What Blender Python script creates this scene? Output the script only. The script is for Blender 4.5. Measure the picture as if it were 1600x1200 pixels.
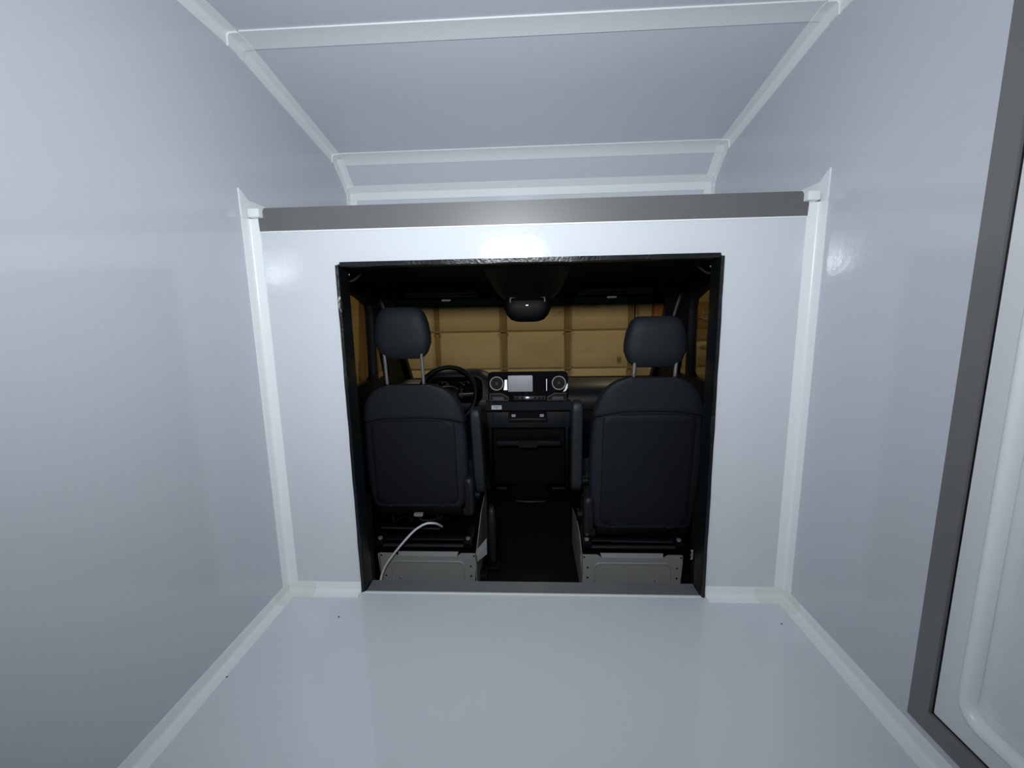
import bpy, bmesh, math, random
from mathutils import Vector, Matrix
random.seed(7)
for o in list(bpy.data.objects): bpy.data.objects.remove(o, do_unlink=True)
S = bpy.context.scene
COL = S.collection
PI = math.pi

# ------------------------------------------------------------------ camera
cam = bpy.data.cameras.new('camera'); camo = bpy.data.objects.new('camera', cam); COL.objects.link(camo)
yaw, pitch, roll, F = 0.04946, -0.15981, -0.0184, 661.9
fw = Vector((-math.sin(yaw)*math.cos(pitch), math.cos(yaw)*math.cos(pitch), math.sin(pitch)))
rt = Vector((math.cos(yaw), math.sin(yaw), 0)); up = rt.cross(fw)
r2 = math.cos(roll)*rt + math.sin(roll)*up; u2 = -math.sin(roll)*rt + math.cos(roll)*up
camo.matrix_world = Matrix(((r2.x, u2.x, -fw.x, 0.0208), (r2.y, u2.y, -fw.y, -1.5615), (r2.z, u2.z, -fw.z, 1.1125), (0, 0, 0, 1)))
cam.sensor_fit = 'HORIZONTAL'; cam.sensor_width = 36.0; cam.lens = F/1600*36.0
cam.clip_start = 0.01; cam.clip_end = 100
S.camera = camo

# ------------------------------------------------------------------ world, exposure
w = bpy.data.worlds.new('world'); S.world = w; w.use_nodes = True
w.node_tree.nodes['Background'].inputs[0].default_value = (0.6, 0.7, 0.9, 1)
w.node_tree.nodes['Background'].inputs[1].default_value = 0.004
S.view_settings.view_transform = 'Standard'; S.view_settings.look = 'None'
S.view_settings.gamma = 1; S.view_settings.use_curve_mapping = False
S.view_settings.exposure = 0.66

LAMP_W = 8.6          # LED panel of the work light
LAMP_CORE_W = 7.4      # bright core of the same work light
GARAGE_W = 14.0        # each of the two garage ceiling lamps

# ------------------------------------------------------------------ materials
def mat(name, base, rough=0.5, metal=0.0, spec=0.5, bump=None, var=None, coat=0.0):
    m = bpy.data.materials.new(name); m.use_nodes = True
    nt = m.node_tree; b = nt.nodes['Principled BSDF']
    b.inputs['Base Color'].default_value = (*base, 1); b.inputs['Roughness'].default_value = rough
    b.inputs['Metallic'].default_value = metal; b.inputs['Specular IOR Level'].default_value = spec
    b.inputs['Coat Weight'].default_value = coat; b.inputs['Coat Roughness'].default_value = 0.08
    tc = nt.nodes.new('ShaderNodeTexCoord')
    if var:
        sc, amt = var
        n = nt.nodes.new('ShaderNodeTexNoise'); n.inputs['Scale'].default_value = sc; n.inputs['Detail'].default_value = 3
        nt.links.new(tc.outputs['Object'], n.inputs['Vector'])
        mx = nt.nodes.new('ShaderNodeMixRGB'); mx.inputs[1].default_value = (*[c*(1-amt) for c in base], 1)
        mx.inputs[2].default_value = (*[min(1, c*(1+amt)) for c in base], 1)
        nt.links.new(n.outputs['Fac'], mx.inputs[0]); nt.links.new(mx.outputs[0], b.inputs['Base Color'])
    if bump:
        sc, st, dist = bump
        n = nt.nodes.new('ShaderNodeTexNoise'); n.inputs['Scale'].default_value = sc; n.inputs['Detail'].default_value = 2
        nt.links.new(tc.outputs['Object'], n.inputs['Vector'])
        bp = nt.nodes.new('ShaderNodeBump'); bp.inputs['Strength'].default_value = st; bp.inputs['Distance'].default_value = dist
        nt.links.new(n.outputs['Fac'], bp.inputs['Height']); nt.links.new(bp.outputs['Normal'], b.inputs['Normal'])
    return m
def wood(name, a, b_, sc=(1, 1, 14)):
    m = mat(name, a, 0.55); nt = m.node_tree; b = nt.nodes['Principled BSDF']
    tc = nt.nodes.new('ShaderNodeTexCoord'); mp = nt.nodes.new('ShaderNodeMapping'); mp.inputs['Scale'].default_value = sc
    n = nt.nodes.new('ShaderNodeTexNoise'); n.inputs['Scale'].default_value = 3; n.inputs['Detail'].default_value = 5
    cr = nt.nodes.new('ShaderNodeValToRGB'); cr.color_ramp.elements[0].color = (*a, 1); cr.color_ramp.elements[1].color = (*b_, 1)
    cr.color_ramp.elements[0].position = .35; cr.color_ramp.elements[1].position = .65
    nt.links.new(tc.outputs['Object'], mp.inputs[0]); nt.links.new(mp.outputs[0], n.inputs['Vector'])
    nt.links.new(n.outputs['Fac'], cr.inputs[0]); nt.links.new(cr.outputs[0], b.inputs['Base Color'])
    return m
def emis(name, col, st):
    m = bpy.data.materials.new(name); m.use_nodes = True; nt = m.node_tree
    b = nt.nodes['Principled BSDF']; b.inputs['Emission Color'].default_value = (*col, 1); b.inputs['Emission Strength'].default_value = st
    return m
def glass(name, tint, band=None):
    m = bpy.data.materials.new(name); m.use_nodes = True; nt = m.node_tree; nt.nodes.clear()
    out = nt.nodes.new('ShaderNodeOutputMaterial'); tr = nt.nodes.new('ShaderNodeBsdfTransparent'); gl = nt.nodes.new('ShaderNodeBsdfGlossy')
    gl.inputs['Roughness'].default_value = 0.01; gl.inputs['Color'].default_value = (1, 1, 1, 1)
    lw = nt.nodes.new('ShaderNodeLayerWeight'); lw.inputs['Blend'].default_value = 0.5
    pw = nt.nodes.new('ShaderNodeMath'); pw.operation = 'POWER'; pw.inputs[1].default_value = 5.0
    fr = nt.nodes.new('ShaderNodeMath'); fr.operation = 'MULTIPLY_ADD'; fr.inputs[1].default_value = 0.6; fr.inputs[2].default_value = 0.02
    nt.links.new(lw.outputs['Facing'], pw.inputs[0]); nt.links.new(pw.outputs[0], fr.inputs[0])
    mx = nt.nodes.new('ShaderNodeMixShader')
    tr.inputs['Color'].default_value = (*tint, 1)
    if band:                                   # tinted sun band of the windscreen, by height on the pane itself
        z0, z1, bc = band
        tc = nt.nodes.new('ShaderNodeTexCoord'); sp = nt.nodes.new('ShaderNodeSeparateXYZ')
        mr = nt.nodes.new('ShaderNodeMapRange'); mr.inputs['From Min'].default_value = z0; mr.inputs['From Max'].default_value = z1
        mc = nt.nodes.new('ShaderNodeMixRGB'); mc.inputs[1].default_value = (*tint, 1); mc.inputs[2].default_value = (*bc, 1)
        nt.links.new(tc.outputs['Object'], sp.inputs[0]); nt.links.new(sp.outputs['Z'], mr.inputs['Value'])
        nt.links.new(mr.outputs[0], mc.inputs[0]); nt.links.new(mc.outputs[0], tr.inputs['Color'])
    nt.links.new(fr.outputs[0], mx.inputs[0]); nt.links.new(tr.outputs[0], mx.inputs[1]); nt.links.new(gl.outputs[0], mx.inputs[2])
    nt.links.new(mx.outputs[0], out.inputs[0])
    return m

M = dict(
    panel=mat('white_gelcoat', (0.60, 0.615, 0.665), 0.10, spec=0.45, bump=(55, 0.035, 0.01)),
    front=mat('white_gelcoat_lit', (0.665, 0.69, 0.725), 0.10, spec=0.45, bump=(55, 0.035, 0.01)),  # gelcoat of the side walls, lightened to add to the lamplight here
    ceil=mat('white_gelcoat_ceiling', (0.66, 0.685, 0.725), 0.22, spec=0.4),  # same gelcoat, lightened to add to the light on the ceiling
    floor=mat('white_floor_sheet', (0.72, 0.745, 0.79), 0.09, spec=0.5, var=(2.5, 0.03)),  # base raised above the walls to add to the light on the floor
    trim=mat('white_plastic_trim', (0.87, 0.90, 0.90), 0.28, spec=0.5),
    corner=mat('cream_corner_joint', (0.80, 0.83, 0.79), 0.35),
    grey=mat('grey_profile', (0.135, 0.135, 0.135), 0.38, spec=0.5, var=(6, .06)),
    sill=mat('grey_sill', (0.165, 0.175, 0.18), 0.4, spec=0.4),
    doorgrey=mat('grey_door_frame', (0.175, 0.172, 0.17), 0.34),
    door=mat('white_door', (0.76, 0.765, 0.78), 0.2, spec=0.6),
    rubber=mat('black_rubber', (0.004, 0.006, 0.0068), 0.32, spec=0.5, bump=(90, .3, .004)),
    lining=mat('black_lining', (0.004, 0.005, 0.006), 0.6, spec=.25, bump=(140, .3, .002)),
    head=mat('black_headliner', (0.012, 0.012, 0.014), 0.9, spec=.2),
    cloth=mat('dark_seat_fabric', (0.0115, 0.0135, 0.017), 0.62, spec=.25, bump=(420, .25, .001)),
    cloth2=mat('dark_seat_back_panel', (0.0075, 0.009, 0.0118), 0.6, spec=.22, bump=(300, .2, .001)),
    plast=mat('dark_grey_plastic', (0.0095, 0.011, 0.0125), 0.45, spec=.3, bump=(260, .15, .001)),
    black=mat('black_plastic', (0.0022, 0.0022, 0.0028), 0.5, spec=.15),
    gloss=mat('piano_black', (0.003, 0.003, 0.004), 0.05, spec=.5),
    mat_=mat('black_floor_mat', (0.003, 0.0038, 0.0056), 0.8, spec=.15, bump=(200, .3, .002)),
    steel=mat('grey_painted_steel', (0.235, 0.235, 0.23), 0.42, spec=.5),
    chrome=mat('chrome', (0.8, 0.8, 0.82), 0.15, metal=1.0),
    handle=mat('grey_handle', (0.02, 0.02, 0.022), 0.5),
    ring=mat('silver_ring', (0.62, 0.62, 0.63), 0.4, metal=.2),
    band=mat('slate_plastic', (0.0135, 0.0165, 0.019), 0.5, spec=.3),
    post=mat('polished_post', (0.6, 0.59, 0.56), 0.22, metal=.85),
    satin=mat('satin_silver', (0.62, 0.62, 0.64), 0.35, metal=.8),
    screen=mat('screen_glass', (0.30, 0.31, 0.34), 0.24, spec=.6),  # grey base stands in for light reflected by the switched-off screen
    white=mat('white_print', (0.75, 0.76, 0.78), 0.5),
    ink=mat('grey_print', (0.2, 0.2, 0.22), 0.6),
    cable=mat('white_cable', (0.62, 0.62, 0.62), 0.45),
    gdoor=mat('tan_steel_door', (0.52, 0.42, 0.25), 0.55, spec=.3, var=(3, .06)),
    gstile=mat('brown_steel_stile', (0.23, 0.165, 0.075), 0.5, spec=.3),
    gwall=mat('tan_garage_wall', (0.40, 0.32, 0.17), 0.8, var=(2, .08)),
    gfloor=mat('concrete', (0.25, 0.235, 0.21), 0.8, var=(5, .15)),
    ply=wood('plywood', (0.42, 0.30, 0.13), (0.50, 0.37, 0.18)),
    brown=wood('brown_wood', (0.16, 0.085, 0.028), (0.24, 0.13, 0.045)),
    olive=mat('olive_cover', (0.30, 0.25, 0.115), 0.8, var=(6, .1)),
    orange=mat('orange_brown_box', (0.33, 0.13, 0.035), 0.6),
    housing=mat('lamp_housing', (0.05, 0.05, 0.05), 0.4),
    lampface=mat('lamp_diffuser', (0.8, 0.8, 0.8), 0.4),
    wind=glass('windscreen_glass', (0.86, 0.87, 0.82), (0.455, 0.535, (0.004, 0.016, 0.013))),
    side=glass('side_window_glass', (0.75, 0.74, 0.66)),
)

# ------------------------------------------------------------------ mesh helpers
def V(*a): return Vector(a)
def box(bm, x0, x1, y0, y1, z0, z1, bev=0.0, seg=2):
    t = bmesh.new()
    bmesh.ops.create_cube(t, size=1)
    for v in t.verts: v.co = V((x0+x1)/2+v.co.x*(x1-x0), (y0+y1)/2+v.co.y*(y1-y0), (z0+z1)/2+v.co.z*(z1-z0))
    if bev: bmesh.ops.bevel(t, geom=t.edges[:], offset=bev, segments=seg, affect='EDGES', profile=.5)
    merge(bm, t); return bm
def merge(bm, t, mtx=None):
    if mtx is not None: bmesh.ops.transform(t, matrix=mtx, verts=t.verts[:])
    me = bpy.data.meshes.new('tmp'); t.to_mesh(me); t.free(); bm.from_mesh(me); bpy.data.meshes.remove(me)
def B(*a, **k): return box(bmesh.new(), *a, **k)
def loft(bm, rings, cap=True, closed=True):
    vs = [[bm.verts.new(p) for p in r] for r in rings]
    n = len(rings[0])
    for a, b in zip(vs, vs[1:]):
        for i in range(n if closed else n-1):
            j = (i+1) % n; bm.faces.new((a[i], a[j], b[j], b[i]))
    if cap and closed:
        bm.faces.new(vs[0][::-1]); bm.faces.new(vs[-1])
    bmesh.ops.recalc_face_normals(bm, faces=bm.faces[:])
    return bm
def prism(bm, pts, d0, d1, fn):
    """pts 2-D outline, fn(u,v,d)->Vector, extruded from d0 to d1"""
    return loft(bm, [[fn(u, v, d0) for u, v in pts], [fn(u, v, d1) for u, v in pts]])
XZ = lambda u, v, d: V(u, d, v)      # outline in x,z extruded along y
YZ = lambda u, v, d: V(d, u, v)      # outline in y,z extruded along x
XY = lambda u, v, d: V(u, v, d)
def rrect(u0, u1, v0, v1, r, n=5):
    out = []
    for cx, cy, a0 in ((u1-r, v1-r, 0), (u0+r, v1-r, 90), (u0+r, v0+r, 180), (u1-r, v0+r, 270)):
        for k in range(n+1):
            a = math.radians(a0+90*k/n); out.append((cx+r*math.cos(a), cy+r*math.sin(a)))
    return out
def sell(hu, hv, e=4, n=28):
    out = []
    for k in range(n):
        a = 2*PI*k/n; c, s = math.cos(a), math.sin(a)
        out.append((hu*math.copysign(abs(c)**(2/e), c), hv*math.copysign(abs(s)**(2/e), s)))
    return out
def tube(bm, pts, r, n=8, cap=True):
    pts = [Vector(p) for p in pts]; rings = []; rr_ = r if isinstance(r, (list, tuple)) else [r]*len(pts)
    prev = None
    for i, p in enumerate(pts):
        t = (pts[min(i+1, len(pts)-1)]-pts[max(i-1, 0)]).normalized()
        if prev is None: a = t.orthogonal().normalized()
        else: a = (prev - t*prev.dot(t)).normalized()
        prev = a; b = t.cross(a)
        rings.append([p+(a*math.cos(2*PI*k/n)+b*math.sin(2*PI*k/n))*rr_[i] for k in range(n)])
    return loft(bm, rings, cap)
def smooth_path(pts, n=8):
    P = [Vector(p) for p in pts]; out = []
    for i in range(len(P)-1):
        p0, p1, p2, p3 = P[max(i-1, 0)], P[i], P[i+1], P[min(i+2, len(P)-1)]
        for k in range(n):
            t = k/n
            out.append(.5*((2*p1)+(p2-p0)*t+(2*p0-5*p1+4*p2-p3)*t*t+(3*p1-p0-3*p2+p3)*t**3))
    return out+[P[-1]]
def torus(bm, c, R, r, axis, n=40, m=8, squash=1.0):
    axis = Vector(axis).normalized(); a = axis.orthogonal().normalized(); b = axis.cross(a); c = Vector(c); rows = []
    for i in range(n):
        t = 2*PI*i/n; d = a*math.cos(t)+b*math.sin(t)
        rows.append([bm.verts.new(c+d*(R+r*math.cos(2*PI*k/m))+axis*r*squash*math.sin(2*PI*k/m)) for k in range(m)])
    for i in range(n):
        for k in range(m):
            bm.faces.new((rows[i][k], rows[(i+1) % n][k], rows[(i+1) % n][(k+1) % m], rows[i][(k+1) % m]))
    bmesh.ops.recalc_face_normals(bm, faces=bm.faces[:]); return bm
def disc(bm, c, r, axis, d, n=16):
    axis = Vector(axis).normalized(); a = axis.orthogonal().normalized(); b = axis.cross(a); c = Vector(c)
    ring = lambda o: [c+axis*o+(a*math.cos(2*PI*k/n)+b*math.sin(2*PI*k/n))*r for k in range(n)]
    return loft(bm, [ring(0), ring(d)])
def holed(outer, holes, d0, d1, fn):
    """flat slab with holes"""
    bm = bmesh.new(); es = []
    for loop in [outer]+holes:
        vs = [bm.verts.new(fn(u, v, d0)) for u, v in loop]
        es += [bm.edges.new((vs[i], vs[(i+1) % len(vs)])) for i in range(len(vs))]
    bmesh.ops.triangle_fill(bm, use_beauty=True, use_dissolve=False, edges=es)
    g = bmesh.ops.extrude_face_region(bm, geom=bm.faces[:])
    off = fn(0, 0, d1)-fn(0, 0, d0)
    for v in g['geom']:
        if isinstance(v, bmesh.types.BMVert): v.co += off
    bmesh.ops.recalc_face_normals(bm, faces=bm.faces[:]); return bm
WORLD = {}
def obj(name, bm, m, parent=None, smooth=True, angle=35, label=None, keep=False):
    c = Vector((0, 0, 0))
    if not keep and len(bm.verts):
        lo = Vector([min(v.co[i] for v in bm.verts) for i in range(3)]); hi = Vector([max(v.co[i] for v in bm.verts) for i in range(3)])
        c = (lo+hi)/2
        if parent is None: c.z = lo.z
        for v in bm.verts: v.co -= c
    me = bpy.data.meshes.new(name); bm.to_mesh(me); bm.free()
    if smooth:
        me.shade_smooth(); me.set_sharp_from_angle(angle=math.radians(angle))
    me.materials.append(M[m])
    o = bpy.data.objects.new(name, me); COL.objects.link(o)
    WORLD[o.name] = c
    if parent: o.parent = parent; o.location = c-WORLD[parent.name]
    else: o.location = c
    if label: o['label'] = label
    return o
def empty(name, loc):
    o = bpy.data.objects.new(name, None); COL.objects.link(o); o.location = loc; o.empty_display_size = .1; WORLD[o.name] = Vector(loc); return o
def tag(o, label, cat, group=None):
    o['label'] = label; o['category'] = cat
    if group: o['group'] = group
    return o
def struct(name, bm, m, label, cat, **k):
    o = obj(name, bm, m, **k); o['kind'] = 'structure'; tag(o, label, cat); return o
def struct_empty(name, loc, label, cat):
    o = empty(name, loc); o['kind'] = 'structure'; tag(o, label, cat); return o
def inst(src, parent, world, rot=None):
    """another copy of a piece sharing its mesh, at a world place"""
    c = src.copy(); COL.objects.link(c); c.parent = parent; c.location = Vector(world)-WORLD[parent.name]; WORLD[c.name] = Vector(world)
    if rot: c.rotation_euler = rot
    return c

# ================================================================== THE BOX
YB = -3.6                      # rear end of the box
T = 0.041                      # flange of the corner trims
B1, B2, B3 = (0.03, 2.075), (0.77, 1.944), (0.922, 1.81)   # bends of the ceiling (y, z)
SH0, SH1 = 1.43, 1.50          # over-cab shelf

struct('floor', B(-1, 1, YB, 0.0, -0.04, 0), 'floor', 'glossy pale grey floor of the white box', 'floor')
# side walls
side = [(YB, 0), (0.922, 0), (0.922, 1.81), (0.77, 1.944), (0.03, 2.075), (YB, 2.075)]
side = [(YB, -0.04), (0.03, -0.04), (0.03, SH0), (0.96, SH0), (0.96, 1.83), (0.79, 1.965), (0.03, 2.1), (YB, 2.1)]
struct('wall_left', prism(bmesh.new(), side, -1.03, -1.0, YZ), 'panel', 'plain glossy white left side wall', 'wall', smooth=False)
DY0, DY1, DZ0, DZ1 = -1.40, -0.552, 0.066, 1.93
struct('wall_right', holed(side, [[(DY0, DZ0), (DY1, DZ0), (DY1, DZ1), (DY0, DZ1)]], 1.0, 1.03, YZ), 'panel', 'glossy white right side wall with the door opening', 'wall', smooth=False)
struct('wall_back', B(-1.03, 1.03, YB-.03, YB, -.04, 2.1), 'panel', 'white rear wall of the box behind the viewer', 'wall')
# partition with opening to the cab
OW, OH = 0.686, 1.309
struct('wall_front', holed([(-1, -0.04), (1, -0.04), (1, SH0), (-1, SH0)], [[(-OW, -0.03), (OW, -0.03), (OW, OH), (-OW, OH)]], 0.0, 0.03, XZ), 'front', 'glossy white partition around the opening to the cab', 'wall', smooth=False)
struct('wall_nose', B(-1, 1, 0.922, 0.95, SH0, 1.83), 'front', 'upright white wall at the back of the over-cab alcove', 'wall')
struct('floor_alcove', B(-1, 1, 0.0, 0.95, SH0, SH1), 'panel', 'white shelf floor of the over-cab alcove', 'floor')
ce = struct_empty('ceiling', (0, 0, 2.075), 'white ceiling bending down in three panels toward the alcove', 'ceiling')
obj('ceiling_panel', B(-1, 1, YB, B1[0], 2.075, 2.1), 'ceil', ce)
def slab(p, q, th=.025):
    d = Vector((0, q[0]-p[0], q[1]-p[1])); n = Vector((0, -d.z, d.y)).normalized()*th
    pts = [(p[0], p[1]), (q[0], q[1]), (q[0]+n.y, q[1]+n.z), (p[0]+n.y, p[1]+n.z)]
    return prism(bmesh.new(), pts, -1, 1, YZ)
obj('ceiling_panel', slab(B1, B2), 'ceil', ce); obj('ceiling_panel', slab(B2, B3), 'ceil', ce)

# --- trims: L profiles with a small cove
def ltrim_bm(p, q, a, b, t=T, t2=None, th=0.003, r=0.011):
    a, b = Vector(a).normalized(), Vector(b).normalized(); t2 = t2 or t
    prof = [(0, 0), (t, 0), (t, th*.6), (t-.003, th)]
    for k in range(5):
        an = PI*1.5-PI/2*k/4
        prof.append((th+r+r*math.cos(an), th+r+r*math.sin(an)))
    prof += [(th, t2-.003), (th*.6, t2), (0, t2)]
    p, q = Vector(p), Vector(q)
    return loft(bmesh.new(), [[p+a*u+b*v for u, v in prof], [q+a*u+b*v for u, v in prof]])
tn = [0]
def trim(bm, label, m='trim', **k):
    tn[0] += 1
    return struct('trim_%d' % tn[0], bm, m, label, 'trim', **k)
for s, nm in ((-1, 'left'), (1, 'right')):
    inw = (-s, 0, 0)
    v = trim(ltrim_bm((s, 0, 0.03), (s, 0, SH1-.026), inw, (0, -1, 0)), 'upright white corner trim where the partition meets the %s wall' % nm)
    # the wall-side flange runs on past the shelf and is cut off at a slant
    fl = [(-T, SH1-.028), (-.0005, SH1-.028), (0.045, SH1+.012), (-T+.006, SH1+.068), (-T, SH1+.07)]
    obj('end_flange', prism(bmesh.new(), fl, s*1.0, s*0.9958, YZ), 'trim', v)
    trim(ltrim_bm((s, YB, 0), (s, -.10, 0), inw, (0, 0, 1), t=.042), 'white cove trim along the floor at the %s wall' % nm)
    cj = trim(ltrim_bm((s, -.10, 0), (s, 0, 0), inw, (0, 0, 1), t=.0425, th=.0036), 'cream corner joint on the floor below the %s upright trim' % nm, 'corner')
    obj('return_leg', ltrim_bm((s, 0, 0), (s*.885, 0, 0), (0, -1, 0), (0, 0, 1), t=.0430, th=.0044), 'corner', cj)
    trim(ltrim_bm((s*.885, 0, 0), (s*.694, 0, 0), (0, -1, 0), (0, 0, 1), t=.042), 'short white floor trim beside the %s edge of the opening' % nm)
    # ceiling corners: three lengths
    def cdir(p, q):
        d = Vector((0, q[0]-p[0], q[1]-p[1])).normalized(); return Vector((0, d.z, -d.y))
    for (p, q, ln) in (((YB, 2.075), B1, 'level part of the ceiling'), (B1, B2, 'gently sloping ceiling panel'), (B2, B3, 'steep short ceiling panel')):
        trim(ltrim_bm((s, p[0], p[1]), (s, q[0], q[1]), inw, cdir(p, q)), 'white trim between %s wall and %s' % (nm, ln))
    trim(ltrim_bm((s, B3[0], SH1), (s, B3[0], B3[1]), inw, (0, -1, 0)), 'short upright trim in the alcove at the %s wall' % nm)
    # trim along the shelf, its cut end shows beside the grey strip
    st = trim(ltrim_bm((s, 0.0, SH1), (s, B3[0], SH1), inw, (0, 0, 1)), 'white trim along the alcove shelf at the %s wall' % nm)
    bm = B(min(s*.941, s*.982), max(s*.941, s*.982), -.030, .02, SH1-.026, SH1+.004, bev=.004)
    obj('end_cap', bm, 'trim', st)
# cross trims covering the bends
def bend_cover(c, prev, nxt, t, th=.0045, x=0.958):
    c = Vector((0, *c)); a = (Vector((0, *prev))-c).normalized(); b = (Vector((0, *nxt))-c).normalized()
    na = Vector((0, a.z, -a.y)); na = na if na.z < 0 or (abs(na.z) < 1e-6 and na.y < 0) else -na
    nb = Vector((0, b.z, -b.y)); nb = nb if (nb.z < -1e-6 or (abs(nb.z) < 1e-6 and nb.y < 0)) else -nb
    bi = (na+nb).normalized()*th/max(.3, (na+nb).normalized().dot(na))
    pts = [c+a*t, c, c+b*t, c+b*t+nb*th, c+bi, c+a*t+na*th]
    bm = bmesh.new()
    loft(bm, [[Vector((-x, p.y, p.z)) for p in pts], [Vector((x, p.y, p.z)) for p in pts]])
    return bm
BACK = (YB, 2.075)
for c, p, q, t, ln in ((B1, BACK, B2, .043, 'nearest of the three white cross trims on the ceiling'), (B2, B1, B3, .042, 'middle one of the three white cross trims on the ceiling'), (B3, B2, (B3[0], 1.6), .042, 'farthest of the three cross trims, above the alcove wall')):
    ct = trim(bend_cover(c, p, q, t), ln)
    # corner sleeves that run over the lengthwise trims at both walls
    C = Vector((0, *c)); a = (Vector((0, *p))-C).normalized(); b = (Vector((0, *q))-C).normalized()
    for s in (-1, 1):
        bm = bmesh.new()
        for d, th_ in ((a, .0078), (b, .0066)):
            dn = Vector((0, d.z, -d.y)); dn = dn if (dn.z < -1e-6 or (abs(dn.z) < 1e-6 and dn.y < 0)) else -dn
            e = C+d*t
            merge(bm, ltrim_bm((s, C.y, C.z), (s, e.y, e.z), (-s, 0, 0), dn, t=T+.003+(th_-.0066)*.5, th=th_, r=.01))
        obj('corner_sleeve', bm, 'trim', ct)
# grey profile capping the shelf edge, notched at both ends
gs = [(-.958, SH0), (.958, SH0), (.960, SH1-.027), (.941, SH1-.027), (.941, SH1), (.935, SH1+.009), (-.935, SH1+.009), (-.941, SH1), (-.941, SH1-.027), (-.960, SH1-.027)]
trim(prism(bmesh.new(), gs, -.006, .0, XZ), 'long dark grey profile capping the shelf edge above the opening', 'grey', smooth=False)
obj_w = trim(B(-.955, .955, -.004, 0, SH0-.005, SH0), 'thin white bead under the grey shelf profile', 'trim')
# sill of the opening
trim(B(-OW+.012, OW-.012, -.002, .072, -.03, .002), 'dark grey sill plate at the foot of the cab opening', 'sill')
trim(B(-OW+.0, OW-.0, -.012, -.002, 0, .0035, bev=.0012), 'thin white sealant bead in front of the grey sill', 'trim')
# rubber edging round the opening, three lengths
gk = struct_empty('trim_gasket', (0, 0, 0), 'black rubber edging around the opening to the cab', 'trim')
def wav(n, amp): return [random.uniform(-amp, amp) for _ in range(n)]
def strip_h(z, x0, x1, n=60):
    bm = bmesh.new(); rings = []
    ph = random.random()*6
    for i in range(n+1):
        x = x0+(x1-x0)*i/n; w_ = .0012*math.sin(x*17+ph)+.0008*math.sin(x*41+ph*2)
        rings.append([V(x, -.012+w_, z+.006), V(x, .004, z+.007), V(x, .078, z+.006), V(x, .078, z-.006), V(x, .0, z-.012+w_), V(x, -.010+w_, z-.010+w_)])
    return loft(bm, rings)
obj('gasket_strip', strip_h(OH, -.673, .677), 'rubber', gk, angle=60)
for s in (-1, 1):
    bm = bmesh.new(); rings = []; ph = random.random()*6
    for i in range(61):
        z = .0005+(1.304-.0)*i/60; w_ = .0012*math.sin(z*19+ph)+.0007*math.sin(z*47+ph)
        rings.append([V(s*(OW+.003), -.013+w_, z), V(s*(OW+.004), .004, z), V(s*(OW+.004), .078, z), V(s*(OW-.006), .078, z), V(s*(OW-.011+w_), 0, z), V(s*(OW-.008), -.011+w_, z)])
    obj('gasket_strip', loft(bm, rings), 'rubber', gk, angle=60)

# --- door in the right wall
d1 = struct_empty('door_1', (1, -.98, DZ0), 'white side door with rounded recess in a grey frame', 'door')
W6 = .052
def fbar(pts): return prism(bmesh.new(), pts, .995, 1.03, YZ)
for pts in ([(DY1, DZ0), (DY1, DZ1), (DY1-W6, DZ1-W6), (DY1-W6, DZ0+W6)], [(DY0, DZ0), (DY0+W6, DZ0+W6), (DY0+W6, DZ1-W6), (DY0, DZ1)],
            [(DY0, DZ0), (DY1, DZ0), (DY1-W6, DZ0+W6), (DY0+W6, DZ0+W6)], [(DY0, DZ1), (DY0+W6, DZ1-W6), (DY1-W6, DZ1-W6), (DY1, DZ1)]):
    obj('frame_bar', fbar(pts), 'doorgrey', d1, smooth=False)
ly0, ly1, lz0, lz1 = DY0+W6-.0, DY1-W6+.0, DZ0+W6, DZ1-W6
obj('door_seal', holed([(ly0, lz0), (ly1, lz0), (ly1, lz1), (ly0, lz1)], [[(ly0+.004, lz0+.004), (ly1-.004, lz0+.004), (ly1-.004, lz1-.004), (ly0+.004, lz1-.004)]], 1.004, 1.03, YZ), 'rubber', d1, smooth=False)
# leaf: flat border, rounded step, recessed field
def leaf():
    bm = bmesh.new(); g = .004
    y0, y1, z0, z1 = ly0+g, ly1-g, lz0+g, lz1-g
    def ring(ins, r, x, n=8):
        return [V(x, u, v) for u, v in rrect(y0+ins, y1-ins, z0+ins, z1-ins, r, n)]
    bd = .054
    rings = [ring(0, .004, 1.045), ring(0, .004, 1.006), ring(.002, .004, 1.003), ring(bd, .055, 1.003), ring(bd+.002, .054, 1.0045), ring(bd+.016, .050, 1.018), ring(bd+.026, .046, 1.0255), ring(bd+.034, .043, 1.029), ring(bd+.042, .040, 1.030)]
    return loft(bm, rings)
dl = obj('door_leaf', leaf(), 'door', d1, angle=50)
for f in dl.data.polygons:
    if abs(f.normal.x) > .985: f.use_smooth = False

bm = bmesh.new(); by0, by1, bz0, bz1 = ly0+.062, ly1-.062, lz0+.062, lz1-.062
rp_ = rrect(by0, by1, bz0, bz1, .05, 10); prof_ = [(-.010, .000), (-.009, -.006), (-.004, -.010), (.002, -.011), (.008, -.008), (.013, -.002), (.016, .006), (.017, .014)]
rows = []
cy_, cz_ = (by0+by1)/2, (bz0+bz1)/2
for ins, dx in prof_:
    rows.append([V(1.006+dx, u, v) for u, v in rrect(by0+ins, by1-ins, bz0+ins, bz1-ins, .05-ins, 10)])
loft(bm, rows, cap=False)
obj('edge_bead', bm, 'trim', d1, angle=60)
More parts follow.
